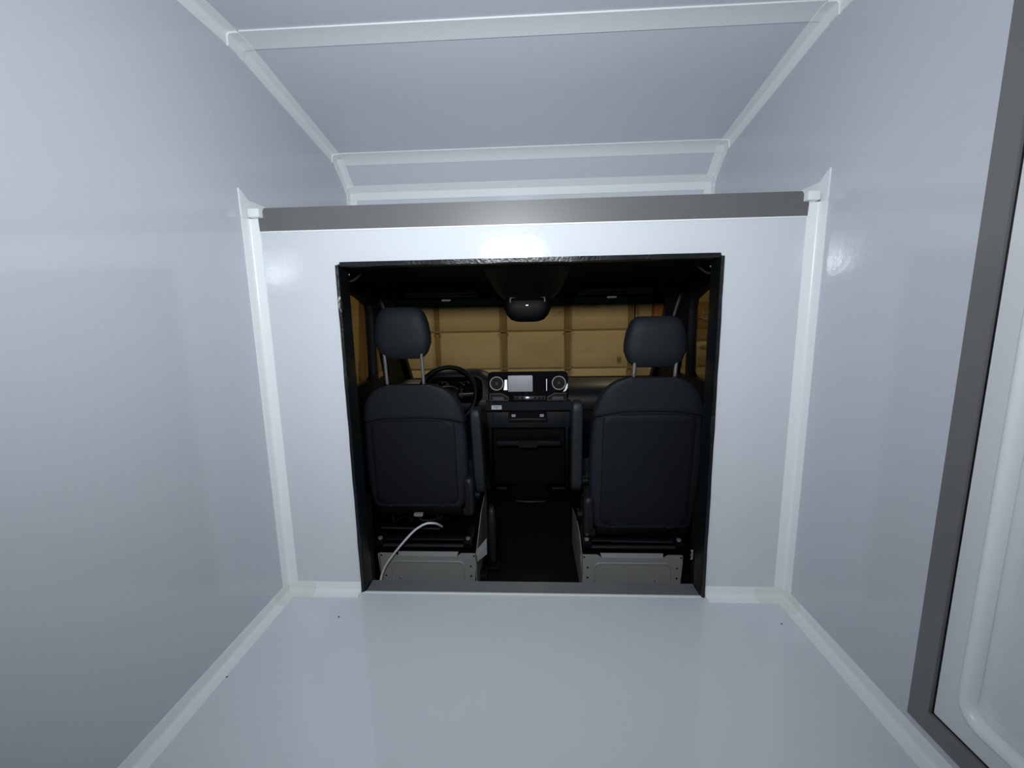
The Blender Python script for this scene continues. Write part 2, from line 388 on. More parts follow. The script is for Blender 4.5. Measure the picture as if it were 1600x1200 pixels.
# --- specks of dirt lying on the floor
for i, (x, y, r) in enumerate(((-.72, -.155, .0035), (.905, -.152, .003), (-.955, -.43, .003))):
    bm = bmesh.new(); bmesh.ops.create_icosphere(bm, subdivisions=1, radius=r)
    for v in bm.verts: v.co = V(x+v.co.x*random.uniform(.6, 1.3), y+v.co.y*random.uniform(.6, 1.3), r*.5+v.co.z*.5)
    tag(obj('dirt_speck', bm, 'black'), ('tiny dark speck on the floor left of the sill', 'tiny dark speck on the floor at the right cove trim', 'tiny dark speck on the floor along the left cove trim')[i], 'speck')

# --- LED work light on a stand, behind the camera: the light of the box
LX, LY, LZ = -.11, -1.62, 1.43
wl = empty('work_light', (LX, LY-.12, 0)); tag(wl, 'square LED work light on a tripod stand behind the viewer', 'lamp')
obj('housing', B(LX-.20, LX+.20, LY-.07, LY-.012, LZ-.20, LZ+.20, bev=.012), 'housing', wl)
obj('diffuser', B(LX-.18, LX+.18, LY-.012, LY-.006, LZ-.18, LZ+.18), 'lampface', wl)
obj('pole', tube(bmesh.new(), [(LX, LY-.12, .35), (LX, LY-.12, LZ)], .015), 'housing', wl)
obj('clamp', B(LX-.03, LX+.03, LY-.14, LY-.06, LZ-.03, LZ+.03, bev=.006), 'housing', wl)
for k in range(3):
    a = 2*PI*k/3-PI/2
    obj('leg', tube(bmesh.new(), [(LX, LY-.12, .5), (LX+.32*math.cos(a), LY-.12+.32*math.sin(a), .01)], .01), 'housing', wl)
for nm, size, pw in (('work_light_panel', .36, LAMP_W), ('work_light_core', .13, LAMP_CORE_W)):
    l = bpy.data.lights.new(nm, 'AREA'); l.shape = 'SQUARE'; l.size = size; l.energy = pw; l.color = (0.90, 0.96, 1.0); l.spread = math.radians(138)
    lo = bpy.data.objects.new(nm, l); COL.objects.link(lo); lo.parent = wl
    lo.location = V(LX, LY-.004+(.001 if size < .2 else 0), LZ)-WORLD[wl.name]; lo.rotation_euler = (PI/2-.07, 0, 0)

# ================================================================== THE CAB SHELL
CF = -0.15                    # cab floor
struct('floor_cab', B(-.95, .95, .03, 1.5, CF-.04, CF), 'mat_', 'black floor mat of the cab between the seats', 'floor')
# side walls with door window and quarter window
win = [(.515, .765), (.80, .765), (.825, .79), (.845, 1.13), (.83, 1.185), (.72, 1.222), (.585, 1.25), (.535, 1.24), (.51, 1.18), (.515, 1.08)]
qwin = [(.865, .75), (1.07, .75), (1.02, .90), (.94, 1.05), (.885, 1.13), (.865, 1.13)]
for s, nm, n in ((-1, 'left', 1), (1, 'right', 2)):
    ou = [(.30, CF), (1.56, CF), (1.56, .62), (1.42, .80), (1.05, 1.24), (.95, 1.36), (.30, 1.36)]
    cw = struct('wall_cab_%s' % nm, holed(ou, [win, qwin], s*.885, s*.93, YZ), 'lining', 'black door and window surround on the %s side of the cab' % nm, 'wall', smooth=False)
    # B-pillar lining flaring from the opening to the door
    pil = [(s*.686, .077), (s*.694, .077), (s*.93, .40), (s*.93, .50), (s*.885, .50), (s*.87, .46), (s*.82, .30)]
    wp = struct('wall_pillar_%s' % nm, prism(bmesh.new(), pil, CF, 1.36, XY), 'lining', 'black pillar lining behind the %s seat' % nm, 'wall', smooth=False)
    obj('belt_reel_cover', prism(bmesh.new(), [(s*.6862, .0785), (s*.717, .22), (s*.80, .34), (s*.83, .32), (s*.70, .082)], CF, .32, XY), 'lining', wp, smooth=False)
    wd = struct('window_%d' % n, prism(bmesh.new(), win, s*.905, s*.910, YZ), 'side', 'tinted %s door window of the cab' % nm, 'window', smooth=False)
    struct('window_%d' % (n+2), prism(bmesh.new(), qwin, s*.905, s*.910, YZ), 'side', 'small triangular quarter window by the %s windscreen pillar' % nm, 'window', smooth=False)
    # windscreen pillar
    p = [V(s*.815, 1.0, 1.27), V(s*.852, 1.08, 1.16), V(s*.892, 1.33, .88), V(s*.892, 1.50, .66), V(s*.892, 1.56, .58)]
    bm = bmesh.new(); rings = []
    for q in p: rings.append([V(q.x-s*.035, q.y-.05, q.z), V(q.x+s*.05, q.y-.10, q.z), V(q.x+s*.06, q.y+.05, q.z), V(q.x-s*.03, q.y+.02, q.z)])
    pl = struct('trim_pillar_%s' % nm, loft(bm, rings), 'lining', 'black windscreen pillar trim on the %s side' % nm, 'trim')
    # grab handle on the pillar
    hp = smooth_path([(s*.885, .97, 1.235), (s*.868, .95, 1.205), (s*.852, .95, 1.15), (s*.836, .955, 1.08), (s*.842, .97, 1.03), (s*.862, 1.0, 1.01)], 5)
    obj('grab_handle', tube(bmesh.new(), hp, .012), 'handle', pl)
    # hook-shaped belt guide in the upper corner of the opening
    hk = empty('belt_guide', (s*.69, .12, 1.25)); tag(hk, 'small shiny belt guide in the upper %s corner of the cab opening' % nm, 'belt guide', 'belt guides')
    obj('hook', tube(bmesh.new(), smooth_path([(s*.700, .12, 1.30), (s*.693, .115, 1.285), (s*.699, .115, 1.272), (s*.704, .12, 1.255)], 5), .0035), 'chrome', hk)
    obj('strap', tube(bmesh.new(), smooth_path([(s*.705, .12, 1.258), (s*.685, .13, 1.262), (s*.66, .15, 1.288)], 5), .005), 'plast', hk)
struct('ceiling_cab', prism(bmesh.new(), [(.03, 1.335), (.6, 1.325), (1.0, 1.275), (1.06, 1.215), (1.08, 1.23), (1.0, 1.36), (.03, 1.38)], -.93, .93, YZ), 'head', 'black headliner of the cab', 'ceiling')
struct('wall_firewall', prism(bmesh.new(), [(1.40, CF), (1.5, CF+.0), (1.58, .66), (1.55, .66), (1.48, .0)], -.93, .93, YZ), 'black', 'black footwell wall below the dashboard', 'wall')
# windscreen: curved pane
def screen_pane():
    bm = bmesh.new(); nx, nz = 16, 8; g = []
    for k in range(nz+1):
        t = k/nz; z = .635+(1.225-.635)*t; yb = 1.52-(1.52-1.045)*t; hw = .90-.04*t; row = []
        for i in range(nx+1):
            x = -hw+2*hw*i/nx; row.append(bm.verts.new((x, yb-.05*(x/hw)**2+.0, z)))
        g.append(row)
    for a, b in zip(g, g[1:]):
        for i in range(nx): bm.faces.new((a[i], a[i+1], b[i+1], b[i]))
    r = bmesh.ops.solidify(bm, geom=bm.faces[:], thickness=.004)
    return bm
wsz = (1.225+.635)/2
struct('window_5', screen_pane(), 'wind', 'windscreen with a dark green sun band along its top', 'window', smooth=True)
# label stuck on the right pillar
lab = empty('sticker', (.715, .185, .03)); tag(lab, 'white label with a round black mark on the lower right pillar', 'sticker')
def pill(u, z, off): # point on pillar face, u along y
    return V(.686+(u-.077)*.2168-off, u, z)
bm = bmesh.new(); loft(bm, [[pill(u, z, o) for u, z in ((.165, .100), (.205, .076), (.205, .030), (.165, .054))] for o in (.001, .003)]); obj('paper', bm, 'white', lab)
bm = bmesh.new(); rr_ = []
for k in range(20):
    a = PI*.2+2*PI*.8*k/19; u = .185+.012*math.cos(a); z = .065-.6*(u-.185)+.014*math.sin(a); rr_.append(pill(u, z, .0035))
tube(bm, rr_, .0022, 6); obj('mark', bm, 'black', lab)

# ================================================================== SEATS
def interp(tab, z):
    for (a, b), (c, d) in zip(tab, tab[1:]):
        if z <= c: return b+(d-b)*max(0, min(1, (z-a)/(c-a)))
    return tab[-1][1]
def make_seat(name, label, cx, y0, zb, zt, hw, hx, hz0, hz1, inner, rec, ped_y, hood_z, slid):
    """inner = +1 when the aisle lies toward +x; origin below the backrest"""
    root = empty(name, (cx, y0+.2, CF)); tag(root, label, 'seat', 'cab seats')
    H = zt-zb
    prof = [(0, .90), (.10, .955), (.30, .995), (.45, 1.0), (.65, .975), (.78, .925), (.86, .86), (.92, .77), (.965, .66), (.99, .54), (1.0, .40)]
    dep = [(0, .050), (.3, .055), (.7, .050), (.9, .036), (1.0, .016)]
    yr = lambda z: y0-(z-zb)*rec
    def ring(z, grow=0.0, yshift=0.0, n=36, e=4.5):
        t = (z-zb)/H; w_ = interp(prof, t)*hw+grow; d = interp(dep, t)+grow
        return [V(cx+u, yr(z)+interp(dep, t)+v+yshift, z) for u, v in sell(w_, d, e, n)]
    zs = [zb+H*t for t in (0, .02, .1, .2, .3, .4, .5, .6, .7, .78, .84, .89, .93, .96, .98, .993, 1.0)]
    obj('backrest', loft(bmesh.new(), [ring(z) for z in zs]), 'cloth', root, angle=60)
    # hood: padded upper cover overlapping the lower shell, its lower edge arched
    bm = bmesh.new(); n = 48; rings = []
    K = 14
    for k in range(K+1):
        t = k/K; row = []
        for i in range(n):
            a = 2*PI*i/n
            uu, vv = sell(1, 1, 4.5, n)[i]
            zlow = hood_z-.030*abs(uu)**3-(.012 if vv > 0 else 0)
            z = zlow+(zt+.006-zlow)*t
            tt = min(1, (z-zb)/H)
            g = .008*min(1, (k+.35)/1.3)
            w_ = interp(prof, tt)*hw+g; d = interp(dep, tt)+g
            row.append(V(cx+uu*w_, yr(z)+interp(dep, tt)+vv*d, z))
        rings.append(row)
    hd = obj('upper_cover', loft(bm, rings), 'cloth', root, angle=60)
    # piping along the hood's edge
    bm = bmesh.new(); pts = []
    for i in range(25):
        u = -1+2*i/24; z = hood_z-.030*abs(u)**3-.002; t = (z-zb)/H; w_ = interp(prof, t)*hw*.985
        e = (1-abs(u*.995)**4.5)**(1/4.5)
        pts.append(V(cx+u*w_, yr(z)+interp(dep, t)-interp(dep, t)*e-.006, z))
    obj('piping', tube(bm, pts, .0038, 6), 'band', hd)
    # lower rear panel with its seam
    bm = bmesh.new(); pw = hw*.80; pt = hood_z-.012; pb = zb+.015
    out = rrect(-pw, pw, pb, pt, .035, 6)
    fn = lambda u, v, d: V(cx+u, yr(v)-d+.004*(u/pw)**2, v)
    rings = [[fn(u, v, -.02) for u, v in out], [fn(u, v, .002) for u, v in out], [fn(u*.985, pb+(v-pb)*.99+.002, .0055) for u, v in out], [fn(u*.9, pb+.03+(v-pb)*.90, .0065) for u, v in out]]
    obj('back_panel', loft(bm, rings), 'cloth2', root, angle=50)
    for u in (-.55, .48):
        obj('clip', B(cx+u*hw-.012, cx+u*hw+.012, yr(zb)-.012, yr(zb)+.01, zb+.0, zb+.014, bev=.003), 'plast', root)
    obj('lower_skirt', B(cx-hw*.86, cx+hw*.86, yr(zb)+.012, yr(zb)+.09, zb-.05, zb+.01, bev=.012), 'black', root)
    # headrest on two posts
    hy = yr((hz0+hz1)/2)+.045; hh = hz1-hz0; rings = []
    hp = [(0, .62), (.04, .74), (.12, .86), (.3, .985), (.45, 1.0), (.7, .93), (.88, .82), (.96, .70), (1.0, .56)]
    for t in (0, .02, .06, .12, .2, .3, .4, .5, .6, .7, .8, .88, .93, .97, .99, 1.0):
        w_ = interp(hp, t)*.128; d = .052*(1-abs(2*t-1)**4*.55); z = hz0+hh*t
        rings.append([V(hx+u, hy+v-(t-.5)*.012+.03*0, z) for u, v in sell(w_, d, 3.6, 32)])
    hr = obj('headrest', loft(bmesh.new(), rings), 'cloth', root, angle=70)
    for s in (-1, 1):
        px = hx+s*.086
        pst = obj('headrest_post', tube(bmesh.new(), [(px, hy-.022, hz0+.03), (px, hy-.012, (hz0+zt)/2), (px-s*0, hy+.0, zt-.03)], .0075, 12), 'post', root)
        obj('collar', disc(bmesh.new(), (px, hy-.002, zt-.004), .017, (0, 0, 1), .012), 'black', pst)
    # cushion
    rings = []
    for y, w_, z0, z1 in ((y0+.03, .22, zb+.02, zb+.13), (y0+.12, .245, zb+.0, zb+.16), (y0+.3, .25, zb, zb+.17), (y0+.46, .25, zb+.01, zb+.185), (y0+.52, .24, zb+.03, zb+.17), (y0+.54, .22, zb+.05, zb+.14)):
        rings.append([V(cx+u, y, (z0+z1)/2+v) for u, v in sell(w_, (z1-z0)/2, 4, 24)])
    obj('seat_cushion', loft(bmesh.new(), rings), 'cloth', root, angle=60)
    # armrest, folded up on the aisle side
    ax = cx+inner*(hw+.055); a0, a1 = hood_z-.39, hood_z+.035
    ay = y0+.06
    rings = []
    for t in (0, .01, .03, .08, .3, .6, .9, .96, .985, 1.0):
        k = 1-max(0, abs(2*t-1)-.9)*4.0; z = a0+(a1-a0)*t
        rings.append([V(ax+u-inner*.012*(t-.5)*2*.0+(-inner*.014*t if slid else 0), ay+v-(z-a0)*rec*.6, z) for u, v in sell(.0255*k, .042*k, 6, 24)])
    ar = obj('armrest', loft(bmesh.new(), rings), 'band', root, angle=60)
    obj('armrest_pivot', disc(bmesh.new(), (cx+inner*(hw-.01), ay+.01, a0+.03), .02, (inner, 0, 0), .06), 'black', ar)
    # recliner cover at the foot of the backrest
    rx = cx+inner*(hw-.012)
    pts = [(y0-.012, zb-.035), (y0+.10, zb-.045), (y0+.16, zb+.02), (y0+.13, zb+.10), (y0+.05, zb+.145), (y0-.005, zb+.14), (y0-.012, zb+.06)]
    sm = [(p.x, p.y) for p in smooth_path([(a, b, 0) for a, b in pts+pts[:1]], 5)][:-1]
    cyc, czc = y0+.06, zb+.05
    sc_ = lambda k: [(cyc+(a-cyc)*k, czc+(b-czc)*k) for a, b in sm]
    bm = bmesh.new(); loft(bm, [[V(rx+inner*d, a, b) for a, b in sc_(k)] for d, k in ((-.006, .96), (-.002, 1.0), (.022, 1.0), (.034, .93), (.038, .8))])
    rc = obj('recliner_cover', bm, 'plast', root, angle=60)
    obj('recliner_knob', disc(bmesh.new(), (rx+inner*.03, y0+.07, zb+.03), .03, (inner, 0, 0), .03), 'black', rc)
    obj('recliner_edge', tube(bmesh.new(), smooth_path([(rx+inner*.004, y0-.014, zb+.13), (rx+inner*.012, y0-.016, zb+.06), (rx+inner*.010, y0-.014, zb-.02)], 5), .006), 'plast', rc)
    obj('recliner_foot', B(min(rx-inner*.02, rx+inner*.035), max(rx-inner*.02, rx+inner*.035), y0-.012, y0+.03, zb-.045, zb-.005, bev=.012), 'plast', rc)
    # seat frame and slide rails
    fz = .055; rcx = cx+inner*.052
    for s in (-1, 1):
        rl = obj('slide_rail', B(rcx+s*.208-.02, rcx+s*.208+.02, ped_y+.035, ped_y+.53, fz, fz+.032, bev=.004), 'black', root)
        obj('bolt', disc(bmesh.new(), (rcx+s*.208, ped_y+.058, fz+.032), .011, (0, 0, 1), .007, 8), 'satin', rl)
    for k in range(3):
        obj('cross_bar', tube(bmesh.new(), [(rcx-.225, ped_y+.045+.035*k, fz+.006+.012*(k % 2)), (rcx+.225, ped_y+.045+.035*k, fz+.006+.012*(k % 2))], .009), 'plast' if k == 0 else 'black', root)
    obj('seat_pan', B(cx-.22, cx+.22, y0+.03, y0+.5, zb-.03, zb+.02, bev=.01), 'black', root)
    obj('release_bar', tube(bmesh.new(), [(cx-.15, ped_y+.06, zb-.055), (cx+.13, ped_y+.06, zb-.058)], .0045), 'plast', root)
    for s in (-1, 1):
        obj('seat_bracket', prism(bmesh.new(), [(y0+.02, zb-.02), (y0+.40, zb-.02), (y0+.36, fz+.03), (y0+.06, fz+.03)], cx+s*.20-.004, cx+s*.20+.004, YZ), 'black', root)
    if slid:
        for k in range(4):   # wiring loom slung under the cushion
            xx = cx-.13+.075*k+random.uniform(-.02, .02)
            obj('wiring', tube(bmesh.new(), smooth_path([(xx, y0+.08, zb-.02), (xx+random.uniform(-.01, .05), y0-.01, zb-.05-random.random()*.03), (xx+random.uniform(.04, .10), y0+.03, zb-.075), (xx+.12, y0+.12, zb-.05)], 5), random.choice((.005, .007, .009))), 'plast' if k == 2 else 'black', root)
        obj('plug', B(cx-.02, cx+.025, y0-.02, y0+.005, zb-.045, zb-.030, bev=.004), 'steel', root)
    # pedestal: pressed steel
    pd = empty('pedestal', (cx, ped_y+.2, CF)); pd.parent = root; pd.location = WORLD['pedestal' if pd.name == 'pedestal' else pd.name]-WORLD[root.name]
    pcx = cx+(.08 if inner > 0 else -.065); pw = .224; pz = .049
    plate = [(-pw+.006, CF), (pw-.012, CF), (pw, pz-.006), (pw-.006, pz), (.155, pz), (.135, pz-.014), (-.135, pz-.014), (-.155, pz), (-pw-.002, pz), (-pw-.006, pz-.006)]
    rp = obj('rear_plate', prism(bmesh.new(), [(pcx+u, v) for u, v in plate], ped_y, ped_y+.003, XZ), 'steel', root, smooth=False)
    lip = [(-.135, pz-.014), (.135, pz-.014), (.14, pz-.002), (-.14, pz-.002)]
    bm = bmesh.new(); loft(bm, [[V(pcx+u*1.0, ped_y+(.0 if k < 2 else .016)+d, v) for k, (u, v) in enumerate(lip)] for d in (0, .003)]); obj('folded_lip', bm, 'steel', rp, smooth=False)
    o1 = rrect(-.172, .172, CF+.03, .012, .028, 6)
    sh = lambda o, k: [(u*(1-k*.03), (CF+.02+.012)/2+(v-(CF+.02+.012)/2)*(1-k*.09)) for u, v in o]
    bm = bmesh.new(); loft(bm, [[V(pcx+u, ped_y+.0005, v) for u, v in o1], [V(pcx+u, ped_y-.004, v) for u, v in sh(o1, .6)], [V(pcx+u, ped_y-.004, v) for u, v in sh(o1, 1.0)], [V(pcx+u, ped_y-.001, v) for u, v in sh(o1, 1.6)]])
    obj('pressed_field', bm, 'steel', rp, angle=20)
    hm = None
    for s in (-1, 1):
        for z in (pz-.012, -.014, -.063):
            hx_ = pcx+s*(pw-.010 if z > 0 else pw-.026)
            if s < 0 and z > 0 and False: continue
            if hm is None: hm = obj('hole', disc(bmesh.new(), (hx_, ped_y-.0012, z), .0042, (0, 1, 0), .002, 12), 'black', rp); WORLD[hm.name] = Vector((hx_, ped_y-.0002, z))
            else: inst(hm, rp, (hx_, ped_y-.0002, z))
    obj('bolt', disc(bmesh.new(), (pcx+(.1 if inner < 0 else -.13), ped_y-.006, -.072), .005, (0, 1, 0), .006, 10), 'satin', rp)
    for s in (-1, 1):
        x_ = pcx+s*pw
        sp = [(ped_y, CF), (ped_y+.47, CF), (ped_y+.46, .17), (ped_y+.22, .14), (ped_y+.03, pz), (ped_y, pz)] if slid else [(ped_y, CF), (ped_y+.47, CF), (ped_y+.46, .05), (ped_y+.22, .10), (ped_y+.10, .09), (ped_y+.03, pz), (ped_y, pz)]
        obj('side_plate', prism(bmesh.new(), sp, x_-s*.003, x_, YZ), 'steel' if s == inner else 'black', root, smooth=False)  # outer plate coloured black for the shade inside the pedestal
    obj('front_plate', B(pcx-pw, pcx+pw, ped_y+.46, ped_y+.463, CF, .05), 'black', root)  # black here also stands for shade on the steel
    obj('shade_lid', B(pcx-pw+.005, pcx+pw-.005, ped_y+.012, ped_y+.45, .012, .03), 'black', root)  # black lid added to darken the inside of the pedestal
    bpy.data.objects.remove(pd, do_unlink=True)
    return root, pcx, pw
ls, lpx, lpw = make_seat('driver_seat', 'dark fabric seat in front of the steering wheel, with exposed frame and white cable below', -.548, .375, .195, .80, .252, -.572, .925, 1.158, 1, .06, .205, .645, True)
rs, rpx, rpw = make_seat('passenger_seat', 'dark fabric seat on the right side of the cab, its armrest folded up', .522, .29, .135, .84, .248, .535, .888, 1.10, -1, .10, .205, .695, False)
# bent sheet bracket at the inner side of the left pedestal
bm = bmesh.new()
loft(bm, [[V(-.243, .20+d, .066), V(-.196, .22+d, .116), V(-.196, .22+d, .038), V(-.238, .20+d, .012)] for d in (0, .003)])
br = obj('bracket', bm, 'steel', ls, smooth=False)
obj('crease', tube(bmesh.new(), [(-.2405, .199, .040), (-.196, .219, .082)], .0018, 6), 'steel', br)

# white cable hanging from the left seat
cb = tube(bmesh.new(), smooth_path([(-.66, .13, -.148), (-.672, .15, -.11), (-.680, .17, -.066), (-.663, .178, -.013), (-.629, .18, .040), (-.576, .18, .106), (-.525, .19, .160), (-.489, .195, .186), (-.460, .20, .197), (-.434, .21, .193), (-.420, .235, .175), (-.412, .28, .14)], 6), .005, 10)
tag(obj('cable', cb, 'cable'), 'white cable hanging in an arc under the left seat', 'cable')
# handbrake lever next to the left pedestal
hb = empty('handbrake', (-.19, .42, CF)); tag(hb, 'black handbrake lever standing beside the left seat pedestal', 'lever')
rings = []
for z, w_, d in ((CF+.02, .016, .02), (CF+.08, .018, .022), (.0, .021, .027), (.08, .021, .027), (.14, .018, .022), (.165, .010, .012)):
    rings.append([V(-.19+u-.01*(z-CF), .42+v+.08*(z-CF), z) for u, v in sell(w_, d, 2.6, 18)])
obj('grip', loft(bmesh.new(), rings), 'plast', hb, angle=70)
obj('base', B(-.235, -.15, .36, .52, CF, CF+.035, bev=.012), 'black', hb)
obj('button', disc(bmesh.new(), (-.193, .447, .160), .008, (0, 0, 1), .014), 'black', hb)
sb = empty('floor_socket', (-.225, .33, CF)); tag(sb, 'small black socket box on the cab floor beside the left pedestal', 'socket box')
obj('body', B(-.250, -.205, .31, .35, CF, CF+.035, bev=.006), 'black', sb)
obj('cover', B(-.244, -.211, .305, .311, CF+.008, CF+.028, bev=.002), 'plast', sb)

# ================================================================== DASHBOARD
da = empty('dashboard', (0, 1.2, .3)); tag(da, 'black dashboard across the cab with a screen and two round vents', 'dashboard')
prof = [(1.53, .655), (1.30, .690), (1.12, .680), (1.045, .640), (1.02, .575), (1.03, .53), (1.07, .515), (1.10, .42), (1.14, .25), (1.25, .10), (1.45, .10), (1.53, .3)]
obj('dash_body', prism(bmesh.new(), prof, -.882, .882, YZ), 'plast', da, angle=50)
# instrument hood in front of the wheel
rings = []
for x, k in ((-.68, .35), (-.66, .75), (-.60, 1.0), (-.45, 1.06), (-.32, 1.0), (-.26, .75), (-.24, .35)):
    rings.append([V(x, 1.03, .55), V(x, 1.02, .64+.10*k), V(x, 1.06, .665+.12*k), V(x, 1.22, .665+.10*k), V(x, 1.34, .67), V(x, 1.3, .55)])
obj('instrument_hood', loft(bmesh.new(), rings), 'plast', da, angle=60)
ic = obj('instrument_cluster', prism(bmesh.new(), rrect(-.62, -.29, .58, .745, .05), 1.012, 1.03, XZ), 'gloss', da)
for x in (-.54, -.375):
    obj('dial', torus(bmesh.new(), (x, 1.010, .665), .052, .003, (0, 1, 0)), 'plast', ic)
    for k in range(7):
        a = math.radians(-40+260*k/6); obj('dial_tick', B(x+.043*math.cos(a)-.002, x+.043*math.cos(a)+.002, 1.009, 1.011, .665+.043*math.sin(a)-.002, .665+.043*math.sin(a)+.002), 'steel', ic)
# centre display unit, tilted a little
def tilt(bm, c=(0, 1.0, .685), a=-.13):
    m = Matrix.Translation(Vector(c)) @ Matrix.Rotation(a, 4, 'X') @ Matrix.Translation(-Vector(c))
    bmesh.ops.transform(bm, matrix=m, verts=bm.verts[:]); return bm
du = obj('display_unit', tilt(prism(bmesh.new(), rrect(-.255, .236, .590, .775, .030), 1.0, 1.12, XZ)), 'gloss', da)
sx0, sx1, sz0, sz1 = -.130, .020, .652, .750
obj('screen', tilt(prism(bmesh.new(), rrect(sx0, sx1, sz0, sz1, .004), .9965, 1.0, XZ)), 'screen', du)
obj('screen_border', tilt(holed(rrect(-.136, .150, .642, .765, .006), [rrect(sx0-.001, sx1+.001, sz0-.001, sz1+.001, .004)], .9985, 1.0, XZ)), 'gloss', du, smooth=False)
for x in (-.200, .180):
    vt = obj('air_vent', tilt(disc(bmesh.new(), (x+.0, .992, .703), .037, (0, 1, 0), .01, 32)), 'black', du)
    obj('vent_ring', tilt(torus(bmesh.new(), (x, .991, .703), .040, .0032, (0, 1, 0), 40, 8)), 'ring', vt)
    obj('vent_hub', tilt(disc(bmesh.new(), (x, .988, .703), .009, (0, 1, 0), .006, 16)), 'plast', vt)
    for k in range(6):
        a = PI/3*k
        obj('vent_blade', tilt(tube(bmesh.new(), [(x+.011*math.cos(a), .990, .703+.011*math.sin(a)), (x+.034*math.cos(a), .990, .703+.034*math.sin(a))], .0014, 6)), 'plast', vt)
obj('silver_accent', tilt(prism(bmesh.new(), [(-.150, .725), (-.137, .725), (-.135, .662), (-.158, .662), (-.152, .690)], .995, 1.0, XZ)), 'satin', du)
obj('silver_accent', tilt(prism(bmesh.new(), [(.226, .690), (.234, .700), (.232, .672), (.222, .655), (.205, .648), (.216, .665)], .995, 1.0, XZ)), 'satin', du)
obj('silver_line', tilt(B(.104, .107, .997, 1.0, .655, .728)), 'satin', du)
# lower shelf of the unit with pockets and a button row
bm = tilt(B(-.10, .10, .993, 1.0, .600, .624, bev=.003)); br = obj('button_row', bm, 'handle', du)
for x in (-.092, -.072, -.045, .035, .060, .082):
    obj('button', tilt(B(x-.008, x+.008, .990, .994, .607, .620, bev=.0015)), 'black', br)
obj('hazard_button', tilt(B(-.026, .002, .990, .994, .606, .621, bev=.002)), 'satin', br)
for s, x0, x1 in ((-1, -.243, -.128), (1, .110, .225)):
    ptsu = [(x0, .598), (x1, .598), (x1, .617), (x0+(.052 if s > 0 else .072), .640), (x0, .640)] if s < 0 else [(x0, .598), (x1, .598), (x1, .640), (x1-.072, .640), (x0, .617)]
    pk = obj('pocket', tilt(prism(bmesh.new(), ptsu, .9975, 1.0, XZ)), 'black', du)
    bm = bmesh.new(); P3 = [V(u, .9965, v) for u, v in ptsu]; tube(bm, P3+[P3[0]], .0011, 6); obj('pocket_rim', tilt(bm), 'steel', pk)
    obj('pocket_pad', tilt(B(x0+.018 if s < 0 else x0+.03, x1-.03 if s < 0 else x1-.018, .996, .9975, .602, .620)), 'handle', pk)
# band below, little white label
bd = obj('lower_band', prism(bmesh.new(), [(1.0, .588), (1.06, .60), (1.06, .53), (1.005, .532)], -.272, .256, YZ), 'band', da)
lb = obj('warning_label', B(-.236, -.173, .9985, 1.0005, .540, .566), 'white', bd)
for z, w_ in ((.558, .020), (.553, .018), (.548, .008)): obj('print_line', B(-.2045-w_, -.2045+w_, .9978, .9986, z-.0012, z+.0012), 'ink', lb)
dr = obj('drawer_front', B(-.270, .252, 1.02, 1.08, .417, .518, bev=.006), 'band', da)
for x in (-.23, .213): obj('drawer_gap', B(x-.0015, x+.0015, 1.0185, 1.021, .42, .514), 'black', dr)
sw = obj('switch_bar', prism(bmesh.new(), rrect(-.133, .110, .458, .516, .008), 1.005, 1.03, XZ), 'black', da)
obj('switch_ledge', B(-.128, .105, .998, 1.006, .462, .482, bev=.004), 'plast', sw)
for x in (-.100, .075):
    obj('switch', prism(bmesh.new(), rrect(x-.012, x+.012, .491, .508, .003), 1.001, 1.006, XZ), 'satin', sw)
for k in range(5):
    obj('button', B(-.05+.019*k, -.040+.019*k, .996, .999, .468, .476), 'black', sw)
# open recess with cup holders and the gear console below
obj('console_side', B(-.262, -.24, 1.02, 1.2, -.0, .42, bev=.006), 'black', da)
obj('console_side', B(.222, .244, 1.02, 1.2, .0, .42, bev=.006), 'black', da)
obj('console_back', B(-.25, .235, 1.14, 1.16, -.0, .42), 'black', da)
ch = obj('cup_holder_tray', B(-.215, .195, 1.01, 1.13, .296, .334, bev=.012), 'cloth2', da)
obj('cup_holder_lip', prism(bmesh.new(), [(-.08, .318), (-.055, .340), (.03, .340), (.055, .318), (.04, .295), (-.065, .295)], .995, 1.02, XZ), 'cloth2', ch)
for x, w_ in ((-.224, .008), (-.20, .014), (.155, .012)):
    obj('socket', B(x-w_, x+w_, 1.128, 1.142, .343, .355, bev=.002), 'satin' if w_ < .01 else 'plast', da)
gc = empty('gear_console', (-.01, 1.1, CF)); tag(gc, 'dark floor console rising below the dashboard between the footwells', 'console')
rings = []
for z, w_, d, yy in ((CF, .18, .10, 1.27), (CF+.05, .16, .095, 1.265), (.0, .13, .08, 1.25), (.12, .10, .06, 1.22), (.20, .07, .035, 1.20)):
    rings.append([V(-.01+u, yy+v, z) for u, v in sell(w_, d, 4, 24)])
obj('console_body', loft(bmesh.new(), rings), 'black', gc, angle=60)
obj('bright_edge', tube(bmesh.new(), smooth_path([(-.055, 1.168, .205), (-.01, 1.162, .202), (.04, 1.168, .205)], 5), .004), 'plast', gc)
obj('mat_edge', tube(bmesh.new(), smooth_path([(-.10, 1.175, CF+.008), (-.01, 1.165, CF+.008), (.10, 1.175, CF+.008)], 6), .007), 'plast', gc)
obj('gear_knob', loft(bmesh.new(), [[V(-.01+u, 1.17+v, z) for u, v in sell(r_, r_, 2, 16)] for z, r_ in ((.225, .012), (.25, .022), (.275, .026), (.295, .018), (.30, .008))]), 'black', gc, angle=70)
obj('gear_stalk', tube(bmesh.new(), [(-.01, 1.20, .19), (-.01, 1.17, .24)], .008), 'black', gc)

